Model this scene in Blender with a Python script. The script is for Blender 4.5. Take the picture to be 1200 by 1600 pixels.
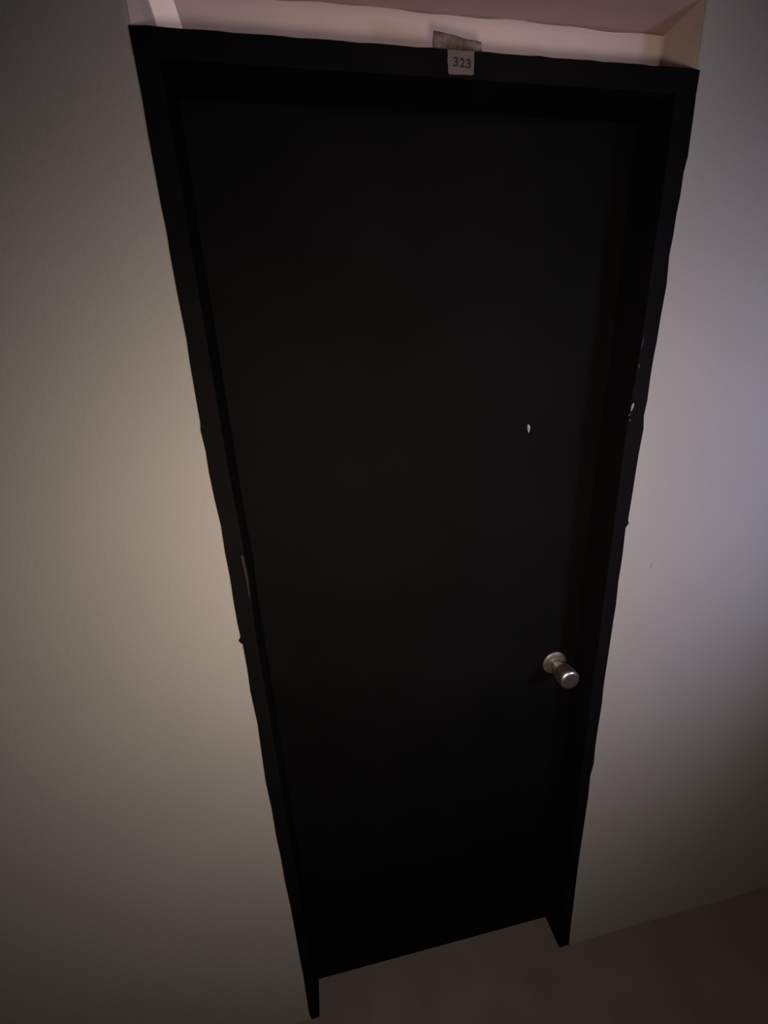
import bpy, bmesh, math, random
from mathutils import Vector, Matrix
random.seed(7)
for o in list(bpy.data.objects): bpy.data.objects.remove(o)
S = bpy.context.scene
C = S.collection

# ---------------------------------------------------------------- camera
cd = bpy.data.cameras.new('camera'); cam = bpy.data.objects.new('camera', cd); C.objects.link(cam)
cd.sensor_fit = 'VERTICAL'; cd.sensor_height = 24.0; cd.sensor_width = 18.0
cd.lens = 645.2366 / 1600 * 24.0
cd.clip_start = 0.02
cam.location = (0.1662, -0.7073, 1.7437)
cam.rotation_euler = (1.2496, 0.0461, -0.1808)
S.camera = cam
# ---------------------------------------------------------------- world, exposure
w = bpy.data.worlds.new('world'); S.world = w; w.use_nodes = True
w.node_tree.nodes['Background'].inputs[0].default_value = (0.9, 0.75, 0.7, 1)
w.node_tree.nodes['Background'].inputs[1].default_value = 0.0
S.view_settings.view_transform = 'Standard'; S.view_settings.look = 'None'
S.view_settings.exposure = 0.0; S.view_settings.gamma = 1.0
S.view_settings.use_curve_mapping = False
# ---------------------------------------------------------------- lights (two weak unseen lamps, plus an added niche spot)
def lamp(name, kind, loc, energy, color, radius, aim=None, cone=None, blend=1.0):
    d = bpy.data.lights.new(name, kind); d.energy = energy; d.color = color; d.shadow_soft_size = radius
    o = bpy.data.objects.new(name, d); C.objects.link(o); o.location = loc
    if aim:
        o.rotation_euler = (Vector(aim) - Vector(loc)).to_track_quat('-Z', 'Y').to_euler()
        d.spot_size = math.radians(cone); d.spot_blend = blend
    return o
lamp('warm_lamp', 'SPOT', (0.230, -0.745, 1.615), 51.5, (1.0, 0.80, 0.59), 0.05, (0.44, 0.0, 1.16), 171, 1.0)
lamp('cool_lamp', 'SPOT', (1.258, -0.847, 1.580), 30.5, (0.68, 0.68, 1.0), 0.09, (0.780, 0.0, 1.43), 112, 1.0)
lamp('niche_fill', 'SPOT', (0.82, -1.15, 2.27), 21.0, (1.0, 0.79, 0.77), 0.16, (0.40, 0.05, 2.22), 44, 0.9)  # added spot out of view, put there to brighten the niche

# ---------------------------------------------------------------- materials
def mat(name, col, rough=0.6, metal=0.0, spec=0.5, var=0.0, vscale=4.0, bump=0.0, bscale=300.0, col2=None, detail=6.0):
    m = bpy.data.materials.new(name); m.use_nodes = True
    nt = m.node_tree; b = nt.nodes['Principled BSDF']
    b.inputs['Roughness'].default_value = rough; b.inputs['Metallic'].default_value = metal
    b.inputs['Specular IOR Level'].default_value = spec
    b.inputs['Base Color'].default_value = (*col, 1)
    tc = nt.nodes.new('ShaderNodeTexCoord')
    if var > 0 or col2:
        n = nt.nodes.new('ShaderNodeTexNoise'); n.inputs['Scale'].default_value = vscale; n.inputs['Detail'].default_value = detail
        nt.links.new(tc.outputs['Object'], n.inputs['Vector'])
        r = nt.nodes.new('ShaderNodeValToRGB'); nt.links.new(n.outputs['Fac'], r.inputs['Fac'])
        c2 = col2 or tuple(c * (1 - var) for c in col)
        r.color_ramp.elements[0].position = 0.3; r.color_ramp.elements[1].position = 0.7
        r.color_ramp.elements[0].color = (*c2, 1); r.color_ramp.elements[1].color = (*[c * (1 + var) for c in col], 1)
        nt.links.new(r.outputs['Color'], b.inputs['Base Color'])
    if bump > 0:
        n = nt.nodes.new('ShaderNodeTexNoise'); n.inputs['Scale'].default_value = bscale; n.inputs['Detail'].default_value = 3
        nt.links.new(tc.outputs['Object'], n.inputs['Vector'])
        bp = nt.nodes.new('ShaderNodeBump'); bp.inputs['Strength'].default_value = bump; bp.inputs['Distance'].default_value = 0.002
        nt.links.new(n.outputs['Fac'], bp.inputs['Height']); nt.links.new(bp.outputs['Normal'], b.inputs['Normal'])
    return m

M_wall = mat('grey_wall_paint', (0.200, 0.198, 0.200), 0.85, spec=0.1, var=0.03, vscale=3, bump=0.25, bscale=160)
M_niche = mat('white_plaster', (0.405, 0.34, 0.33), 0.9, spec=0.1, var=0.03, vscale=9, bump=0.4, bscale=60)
M_litface = mat('lit_face_plaster', (0.90, 0.80, 0.78), 0.85, spec=0.1, var=0.03, vscale=9, bump=0.4, bscale=60)  # same plaster made paler: light on the turned corner face put into colour
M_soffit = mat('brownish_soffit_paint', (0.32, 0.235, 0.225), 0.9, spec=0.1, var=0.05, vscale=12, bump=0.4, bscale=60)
M_floor = mat('floor_tile', (0.076, 0.063, 0.064), 0.6, spec=0.15, var=0.10, vscale=7, bump=0.1, bscale=90, col2=(0.068, 0.056, 0.057))
M_ceil = mat('ceiling_paint', (0.3, 0.3, 0.3), 0.9, spec=0.1, bump=0.1)
M_black = mat('black_door_paint', (0.0027, 0.0027, 0.0030), 0.75, spec=0.015, var=0.15, vscale=5, bump=0.25, bscale=45)
M_frame = mat('black_frame_paint', (0.0029, 0.0028, 0.0034), 0.7, spec=0.02, var=0.2, vscale=9, bump=0.3, bscale=60)
M_chip = mat('bare_chip', (0.16, 0.155, 0.155), 0.8, spec=0.2)
M_scuff = mat('scuffed_paint', (0.0065, 0.007, 0.007), 0.6, spec=0.3, var=0.35, vscale=60)
M_steel = mat('brushed_steel', (0.60, 0.54, 0.49), 0.36, metal=1.0, bump=0.05, bscale=400)
M_rose = mat('worn_steel', (0.16, 0.145, 0.135), 0.5, metal=0.8, var=0.2, vscale=40)
M_card = mat('aged_card', (0.075, 0.065, 0.064), 0.8, spec=0.2, var=0.08, vscale=70, bump=0.2, bscale=200)
M_ink = mat('black_ink', (0.016, 0.012, 0.013), 0.7, spec=0.2)
M_tape = mat('brown_tape', (0.095, 0.066, 0.056), 0.45, spec=0.4, var=0.35, vscale=55, bump=0.4, bscale=90, col2=(0.020, 0.011, 0.009))
M_tapedark = mat('dirty_tape_edge', (0.035, 0.022, 0.018), 0.6)

# ---------------------------------------------------------------- helpers
def link(name, bm, m, parent=None, smooth=False):
    bmesh.ops.recalc_face_normals(bm, faces=bm.faces)
    me = bpy.data.meshes.new(name); bm.to_mesh(me); bm.free()
    for k in (m if isinstance(m, (list, tuple)) else [m]): me.materials.append(k)
    o = bpy.data.objects.new(name, me); C.objects.link(o)
    if parent: o.parent = parent
    if smooth:
        for p in me.polygons: p.use_smooth = True
    return o
def box(bm, x0, x1, y0, y1, z0, z1):
    vs = [bm.verts.new((x, y, z)) for x in (x0, x1) for y in (y0, y1) for z in (z0, z1)]
    fs = [(0, 1, 3, 2), (4, 6, 7, 5), (0, 4, 5, 1), (2, 3, 7, 6), (0, 2, 6, 4), (1, 5, 7, 3)]
    return [bm.faces.new([vs[i] for i in f]) for f in fs]
def rings(bm, sections, cap=True):
    """skin a stack of equal-length closed loops"""
    R = [[bm.verts.new(p) for p in s] for s in sections]
    n = len(R[0])
    for a, b in zip(R, R[1:]):
        for i in range(n):
            bm.faces.new((a[i], a[(i + 1) % n], b[(i + 1) % n], b[i]))
    if cap: bm.faces.new(R[0]); bm.faces.new(R[-1][::-1])
    return R
def empty(name, loc):
    o = bpy.data.objects.new(name, None); C.objects.link(o); o.location = loc; o.empty_display_size = 0.1; return o
def tag(o, label=None, cat=None, kind=None):
    if label: o['label'] = label
    if cat: o['category'] = cat
    if kind: o['kind'] = kind
    return o
def interp(tab, z):
    """tab: list (value, z) with z descending"""
    if z >= tab[0][1]: return tab[0][0]
    for (a, za), (b, zb) in zip(tab, tab[1:]):
        if z >= zb: return a + (b - a) * (za - z) / (za - zb) if za != zb else a
    return tab[-1][0]

# ---------------------------------------------------------------- structure
ZH, ZS, WT, YD = 2.1625, 2.2490, 0.14, 0.0765     # header top, niche soffit, wall thickness, niche depth
XL, XR, YB, ZC = -1.9, 2.7, -1.9, 2.72
def bevelled_jamb(x_edge, x_far, sign, z0, z1):
    """wall block whose room-side corner is slightly rounded plaster; returns plan loop"""
    r = 0.005
    pts = []
    for k in range(5):
        a = math.pi / 2 * k / 4
        pts.append((x_edge - sign * r * (1 - math.sin(a)) * 1.0, r * (1 - math.cos(a))))
    return pts
bm = bmesh.new()
# left block (lower part, beside the frame), right block, then the upper parts beside the niche, and the lintel
box(bm, XL, 0.003, 0, WT, 0, ZH - 0.01)
box(bm, 0.7915, XR, 0, WT, 0, ZH - 0.01)
def upper(x_edge, x_far, s):
    r = 0.006
    plan = [(x_far, 0.0)]
    for k in range(6):
        a = math.pi / 2 * k / 5
        plan.append((x_edge + s * (-r + r * math.sin(a)), r - r * math.cos(a)))
    plan += [(x_edge, WT), (x_far, WT)]
    rings(bm, [[(x, y, z) for x, y in plan] for z in (ZH - 0.01, ZS, ZC)])
upper(0.0, XL, 1); upper(0.8, XR, -1)
lint = box(bm, 0.0, 0.8, 0, WT, ZS, ZC)
bmesh.ops.recalc_face_normals(bm, faces=bm.faces)
for f in bm.faces:
    c = f.calc_center_median(); n = f.normal
    if (abs(n.x) > 0.9 and c.z > ZH - 0.012 and c.z < ZS and 0.005 < c.y < 0.13 and -0.01 < c.x < 0.81):
        f.material_index = 1
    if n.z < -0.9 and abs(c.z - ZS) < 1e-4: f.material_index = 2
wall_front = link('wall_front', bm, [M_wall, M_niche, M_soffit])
tag(wall_front, 'painted corridor wall around the black door', 'wall', 'structure')

M_smudge = mat('grey_smudge', (0.165, 0.162, 0.162), 0.9, spec=0.1)
bm = bmesh.new()
rings(bm, [[(0.8732 + 0.004 * math.cos(a), y, 1.3189 + 0.006 * math.sin(a)) for a in [k * math.pi / 5 for k in range(10)]] for y in (0.0, -0.0002)])
link('smudge', bm, M_smudge, wall_front)
# pale plaster filling the back of the shallow niche above the door frame, with a thick crooked left corner
bm = bmesh.new()
N = 60
top, bot, yb = [], [], WT
for i in range(N + 1):
    x = 0.8 * i / N
    top.append(x)
front = [bm.verts.new((x, YD, ZH - 0.012)) for x in top]
frontm = [bm.verts.new((x, YD, ZS - 0.006)) for x in top]
wav = lambda x: 0.0018 * math.sin(23 * x + 1) + 0.0012 * math.sin(61 * x) + (0.0015 if x < 0.55 else -0.0008)
# rough bead of plaster where the soffit meets the back: uneven height
frontt = [bm.verts.new((x, YD - 0.0004, ZS - 0.0018 + 0.6 * wav(x))) for x in top]
backt = [bm.verts.new((x, YD + 0.012, ZS + 0.003)) for x in top]
for a, b in ((front, frontm), (frontm, frontt), (frontt, backt)):
    for i in range(N): bm.faces.new((a[i], a[i + 1], b[i + 1], b[i]))
box(bm, 0.0, 0.8, YD + 0.013, WT, ZH - 0.012, ZS - 0.0001)
trim = link('trim_1', bm, M_niche)
tag(trim, 'pale pinkish plaster strip in the niche above the door frame', 'wall', 'structure')
# left corner: splayed reveal, then a narrow face turned to the right, its lit brightness coloured in
bm = bmesh.new()
def sec(z):
    xe = 0.0226 - 0.20 * (z - 2.18); xd = 0.0497 - 0.22 * (z - 2.2094)
    pts = [(0.0, 0.006), (xe * 0.5, 0.027), (xe - 0.001, 0.0535), (xe + 0.001, 0.0555), (0.5 * (xe + xd), 0.0655), (xd, YD + 0.0005), (-0.002, YD + 0.0005), (-0.002, 0.006)]
    return [(x, y, z) for x, y in pts]
zs = [ZH - 0.012 + (ZS + 0.0 - ZH + 0.012) * k / 6 for k in range(7)]
rings(bm, [sec(z) for z in zs])
bmesh.ops.recalc_face_normals(bm, faces=bm.faces)
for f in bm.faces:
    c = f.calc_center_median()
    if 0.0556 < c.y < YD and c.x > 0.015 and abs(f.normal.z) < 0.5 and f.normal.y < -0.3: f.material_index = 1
tag(link('trim_2', bm, [M_niche, M_litface]), 'splayed pale plaster corner at the left end of the niche', 'wall', 'structure')

bm = bmesh.new(); box(bm, XL, XR, YB, 0.6, -0.05, 0)
tag(link('floor', bm, M_floor), 'dark brown floor', 'floor', 'structure')
bm = bmesh.new(); box(bm, XL, XR, YB, WT, ZC, ZC + 0.05)
tag(link('ceiling', bm, M_ceil), 'corridor ceiling', 'ceiling', 'structure')
bm = bmesh.new(); box(bm, XL, XR, YB - 0.1, YB, 0, ZC)
tag(link('wall_back', bm, M_wall), 'corridor wall opposite the door', 'wall', 'structure')
bm = bmesh.new(); box(bm, XL - 0.1, XL, YB, WT, 0, ZC)
tag(link('wall_left', bm, M_wall), 'far left end of the corridor', 'wall', 'structure')
bm = bmesh.new(); box(bm, XR, XR + 0.1, YB, WT, 0, ZC)
tag(link('wall_right', bm, M_wall), 'far right end of the corridor', 'wall', 'structure')

# ---------------------------------------------------------------- the door
door = tag(empty('door_1', (0.4, 0.07, 0)), 'black painted door with steel knob in a scuffed black frame', 'door', 'structure')
door_inv = Matrix.Translation((-0.4, -0.07, 0))
def part(name, bm, m, parent=door, smooth=False):
    o = link(name, bm, m, None, smooth); o.parent = parent
    o.matrix_parent_inverse = door_inv
    return o
L = [(0.0005,2.163),(-0.0024,2.147),(-0.0023,2.124),(-0.0020,2.091),(-0.0028,2.054),(-0.0028,2.013),(-0.0030,1.980),(-0.0020,1.949),(-0.0027,1.916),(-0.0027,1.871),(-0.0021,1.838),(-0.0016,1.807),(-0.0029,1.776),(-0.0034,1.732),(-0.0037,1.685),(-0.0054,1.673),(-0.0035,1.640),(-0.0044,1.606),(-0.0033,1.558),(-0.0009,1.510),(-0.0022,1.462),(-0.0015,1.412),(-0.0029,1.360),(-0.0030,1.315),(-0.0020,1.287),(-0.0066,1.279),(-0.0005,1.270),(-0.0004,1.214),(-0.0021,1.160),(0.0002,1.079),(-0.0024,0.994),(-0.0046,0.918),(-0.0024,0.840),(-0.0036,0.753),(-0.0019,0.673),(-0.0025,0.594),(-0.0003,0.514),(0.0000,0.413),(-0.0002,0.301),(0.0006,0.206),(-0.0011,0.133),(-0.0019,0.039),(0.0007,0.0005)]
Rr = [(0.8017,2.163),(0.8043,2.145),(0.8058,2.107),(0.8068,2.053),(0.8036,2.032),(0.8039,2.001),(0.8019,1.973),(0.8019,1.942),(0.8000,1.914),(0.8035,1.870),(0.8013,1.814),(0.8010,1.780),(0.7994,1.752),(0.7987,1.719),(0.7996,1.675),(0.7972,1.646),(0.8007,1.621),(0.7982,1.569),(0.7977,1.519),(0.7974,1.476),(0.7966,1.435),(0.7995,1.427),(0.7934,1.417),(0.7960,1.350),(0.7952,1.294),(0.7979,1.233),(0.7974,1.192),(0.7974,1.111),(0.7973,1.051),(0.7973,1.014),(0.7999,0.956),(0.7991,0.882),(0.7994,0.824),(0.8023,0.765),(0.7976,0.722),(0.8005,0.652),(0.8009,0.585),(0.8009,0.485),(0.8014,0.393),(0.8036,0.281),(0.8065,0.177),(0.8078,0.084),(0.8117,0.0005)]
LI = [(0.0270,2.133),(0.0268,1.6),(0.0300,1.46),(0.0315,1.41),(0.0290,1.36),(0.0265,1.30),(0.0262,0.6),(0.0250,0.0005)]
RI = [(0.7688,2.133),(0.7705,2.055),(0.7690,1.926),(0.7700,1.825),(0.7687,1.74),(0.7650,1.66),(0.7640,1.60),(0.7650,1.45),(0.7680,1.0),(0.7730,0.5),(0.7772,0.0005)]
ZHB = 2.1325
F0 = -0.0016
def jamb(outer, inner, x_open, zc):
    """timber jamb: face overlapping the wall with a ragged hand-painted edge, inner face, rebate"""
    zz = sorted({round(z, 4) for _, z in outer + inner if z <= ZHB} | {ZHB}, reverse=True)
    secs = []
    for z in zz:
        xo, xi = interp(outer, z), interp(inner, z)
        s = 1 if xi > xo else -1
        b = 0.0022                                  # worn arris
        secs.append([(xo, 0.0003, z), (xo + s * 0.0006, F0, z), (xi - s * b, F0, z), (xi - s * b * 0.3, F0 + b * 0.3, z), (xi, F0 + b, z),
                     (xi, WT - 0.001, z), (x_open, WT - 0.001, z), (x_open, 0.0003, z)])
    bm = bmesh.new(); rings(bm, secs)
    return part('door_jamb', bm, M_frame)
jamb(L, LI, 0.0035, 0); jamb(Rr, RI, 0.7911, 0)
bm = bmesh.new()
hx = [-0.0005 + 0.8030 * i / 40 for i in range(41)]
secs = []
for i, x in enumerate(hx):
    t = 0.0004 * math.sin(i * 1.7) + 0.0003 * math.sin(i * 3.1)
    x2 = x if 0 < i < 40 else (-0.0022 if i == 0 else 0.8045)
    x = x2
    zt = ZH + t if 0 < i < 40 else ZH - 0.001
    bfr = F0 + 0.0018
    xin = min(max(x, 0.0008), 0.7992)
    secs.append([(x, F0, ZHB - 0.0002 + 0.5 * t + 0.0018), (x, F0, zt - 0.0008), (x, F0 + 0.0006, zt), (x, 0.0002, zt), (xin, 0.0004, zt), (xin, YD - 0.0008, zt), (xin, YD - 0.0008, ZHB), (x, bfr, ZHB - 0.0002 + 0.5 * t)])
rings(bm, secs)
part('door_header', bm, M_frame)

# door leaf: bevelled slab, shallow plywood face, with a small gap all round
bm = bmesh.new()
x0, x1, y0, y1, z0, z1 = 0.0275, 0.7630, 0.0746, 0.1100, 0.007, 2.1318
b = 0.0015
def loop(y, d): return [(0.0255 + d, y, z0 + d), (0.7760 - d, y, z0 + d), (0.7684 - d, y, z1 - d), (x0 + d, y, z1 - d)]   # racked slightly with its frame
rings(bm, [loop(y1, 0), loop(y0 + b, 0), loop(y0, b)])
leaf = part('door_leaf', bm, M_black)
# stop moulding behind the leaf closes the gap on both jambs and the header
bm = bmesh.new()
box(bm, 0.0245, 0.0420, 0.1102, 0.1300, 0.0005, 2.1150)
box(bm, 0.7520, 0.7780, 0.1102, 0.1300, 0.0005, 2.1150)
box(bm, 0.0240, 0.7780, 0.1102, 0.1300, 2.1150, 2.1490)
part('door_stop', bm, M_frame)

# chips in the paint
def chip(pts, y, m, name='paint_chip', thick=0.0003):
    """small flat flake outline (x,z) on a plane facing the room"""
    bm = bmesh.new()
    rings(bm, [[(x, y, z) for x, z in pts], [(x, y - thick, z) for x, z in pts]])
    return part(name, bm, m)
def blob(cx, cz, rx, rz, n=9, tilt=0.0, seed=0):
    rnd = random.Random(seed); out = []
    for k in range(n):
        a = 2 * math.pi * k / n; r = rnd.uniform(0.65, 1.15)
        x, z = rx * r * math.cos(a), rz * r * math.sin(a)
        out.append((cx + x * math.cos(tilt) - z * math.sin(tilt), cz + x * math.sin(tilt) + z * math.cos(tilt)))
    return out
chip([(0.5990, 1.6345), (0.6015, 1.6350), (0.6050, 1.6305), (0.6048, 1.6240), (0.6035, 1.6190), (0.6018, 1.6182), (0.5995, 1.6255)], 0.0746, M_chip)['label'] = 'pale chip in the door paint'
o = chip(blob(0.7688, 1.6640, 0.0028, 0.0085, tilt=-0.25, seed=3), F0, M_chip); o['label'] = 'pale chip on the frame edge'
chip(blob(0.7655, 1.6510, 0.0016, 0.0040, tilt=-0.6, seed=4), F0, M_scuff)
chip(blob(0.7668, 1.6395, 0.0018, 0.0022, seed=5), F0, M_scuff)
chip(blob(0.7712, 1.7760, 0.0013, 0.0100, tilt=-0.1, seed=6), F0, M_scuff)
chip(blob(0.7702, 1.7370, 0.0016, 0.0050, seed=8), F0, M_scuff)
chip([(0.0240, 1.452), (0.0276, 1.452), (0.0291, 1.410), (0.0280, 1.372), (0.0262, 1.366), (0.0262, 1.405)], F0, M_scuff)

# knob
knob = empty('door_knob', (0, 0, 0)); knob.parent = door; knob.matrix_parent_inverse = door_inv
def lathe(name, prof, cx, cz, m, parent, n=56):
    """prof: (radius, y) along the knob axis (world -Y)"""
    bm = bmesh.new(); secs = []
    R = []
    for r, y in prof:
        R.append([bm.verts.new((cx + r * math.cos(2 * math.pi * k / n), y, cz + r * math.sin(2 * math.pi * k / n))) for k in range(n)])
    for a, b_ in zip(R, R[1:]):
        for k in range(n): bm.faces.new((a[k], a[(k + 1) % n], b_[(k + 1) % n], b_[k]))
    bm.faces.new(R[0]); bm.faces.new(R[-1])
    o = link(name, bm, m, None, True); o.parent = parent
    return o
KX, KZ = 0.7115, 1.0385
Y0 = 0.0746
lathe('rosette', [(0.0310, Y0), (0.0315, Y0 - 0.002), (0.0305, Y0 - 0.0045), (0.0275, Y0 - 0.0060), (0.0220, Y0 - 0.0070), (0.0170, Y0 - 0.0076), (0.0150, Y0 - 0.0080)], KX - 0.0005, KZ, M_rose, knob)
lathe('knob_neck', [(0.0140, Y0 - 0.0078), (0.0120, Y0 - 0.010), (0.0118, Y0 - 0.016), (0.0130, Y0 - 0.021), (0.0150, Y0 - 0.0245)], KX, KZ, M_steel, knob)
lathe('knob_grip', [(0.0148, Y0 - 0.0240), (0.0180, Y0 - 0.0262), (0.0205, Y0 - 0.0300), (0.0225, Y0 - 0.0370), (0.0238, Y0 - 0.0450), (0.0246, Y0 - 0.0540), (0.0248, Y0 - 0.0610), (0.0240, Y0 - 0.0660), (0.0222, Y0 - 0.0692), (0.0195, Y0 - 0.0704), (0.0140, Y0 - 0.0709), (0.0080, Y0 - 0.0711), (0.0030, Y0 - 0.0712)], KX, KZ, M_steel, knob)

# ---------------------------------------------------------------- number card on the header
sign = tag(empty('number_sign', (0.4225, F0, 2.148)), 'small square white card numbered 323 on the black door header', 'sign')
sinv = Matrix.Translation((-0.4225, -F0, -2.148))
bm = bmesh.new()
cs = [(0.4030, 2.1612), (0.4120, 2.1614), (0.4250, 2.1613), (0.4350, 2.1617), (0.4418, 2.1614), (0.4414, 2.1560), (0.4418, 2.1500), (0.4413, 2.1430), (0.4412, 2.1370), (0.4398, 2.1358), (0.4250, 2.1357), (0.4150, 2.1352), (0.4052, 2.1353), (0.4040, 2.1375), (0.4040, 2.1430), (0.4030, 2.1500), (0.4034, 2.1560)]
rings(bm, [[(x, F0 - 0.0001, z) for x, z in cs], [(x, F0 - 0.0011, z) for x, z in cs]])
o = link('card', bm, M_card); o.parent = sign; o.matrix_parent_inverse = sinv
def digit(ch, cx, cz, wd, ht, tilt=0.0):
    cu = bpy.data.curves.new('digit', 'FONT'); cu.body = ch; cu.size = 1; cu.extrude = 0.01; cu.offset = 0.035
    t = bpy.data.objects.new('digit', cu); C.objects.link(t)
    bpy.context.view_layer.update()
    me = bpy.data.meshes.new_from_object(t.evaluated_get(bpy.context.evaluated_depsgraph_get()))
    bpy.data.objects.remove(t)
    xs = [v.co.x for v in me.vertices]; ys = [v.co.y for v in me.vertices]
    for v in me.vertices:
        u = (v.co.x - min(xs)) / (max(xs) - min(xs)) - 0.5; s = (v.co.y - min(ys)) / (max(ys) - min(ys)) - 0.5
        yy = -0.0002 if v.co.z > 0 else 0
        v.co = (cx + u * wd, F0 - 0.0011 + yy, cz + s * ht + tilt * u * wd)
    me.materials.clear(); me.materials.append(M_ink)
    o = bpy.data.objects.new('digit', me); C.objects.link(o); o.parent = sign; o.matrix_parent_inverse = sinv
for ch, cx, cz in (('3', 0.4150, 2.1489), ('2', 0.4245, 2.1483), ('3', 0.4335, 2.1478)):
    digit(ch, cx, cz, 0.0078, 0.0105)

# ---------------------------------------------------------------- piece of brown tape sticking up behind the header
tape = tag(empty('tape_strip', (0.42, 0.012, ZH)), 'creased strip of dirty brown tape sticking up over the door header', 'tape')
tinv = Matrix.Translation((-0.42, -0.012, -ZH))
bm = bmesh.new()
nx, nz = 16, 8
def tp(u, v):
    xb, xt = 0.3845 + u * 0.0735, 0.3870 + u * 0.0680
    zt = 0.0228 - 0.0085 * u
    x = xb + (xt - xb) * v
    return (x, 0.0030 + 0.0012 * math.sin(4.5 * v) + 0.0005 * math.sin(9 * u + 2 * v) + 0.004 * v, ZH - 0.0003 + zt * v + 0.0003 * math.sin(17 * u) * v)
for th in (0, 0.0006):
    G = [[bm.verts.new((tp(i / nx, j / nz)[0], tp(i / nx, j / nz)[1] + th, tp(i / nx, j / nz)[2])) for i in range(nx + 1)] for j in range(nz + 1)]
    for j in range(nz):
        for i in range(nx): bm.faces.new((G[j][i], G[j][i + 1], G[j + 1][i + 1], G[j + 1][i]))
o = link('tape_body', bm, M_tape, None, True); o.parent = tape; o.matrix_parent_inverse = tinv
bm = bmesh.new()
def wrap(path, r):
    secs = []
    for (x, y, z) in path:
        secs.append([(x - r, y - 0.0006, z - r), (x + r, y - 0.0006, z - r), (x + r, y + 0.0010, z + r), (x - r, y + 0.0010, z + r)])
    rings(bm, secs)
wrap([tp(i / nx, 1.0) for i in range(nx + 1)], 0.0008)
wrap([tp(0.0, j / nz) for j in range(2, nz + 1)], 0.0008)
o = link('tape_edge', bm, M_tapedark); o.parent = tape; o.matrix_parent_inverse = tinv
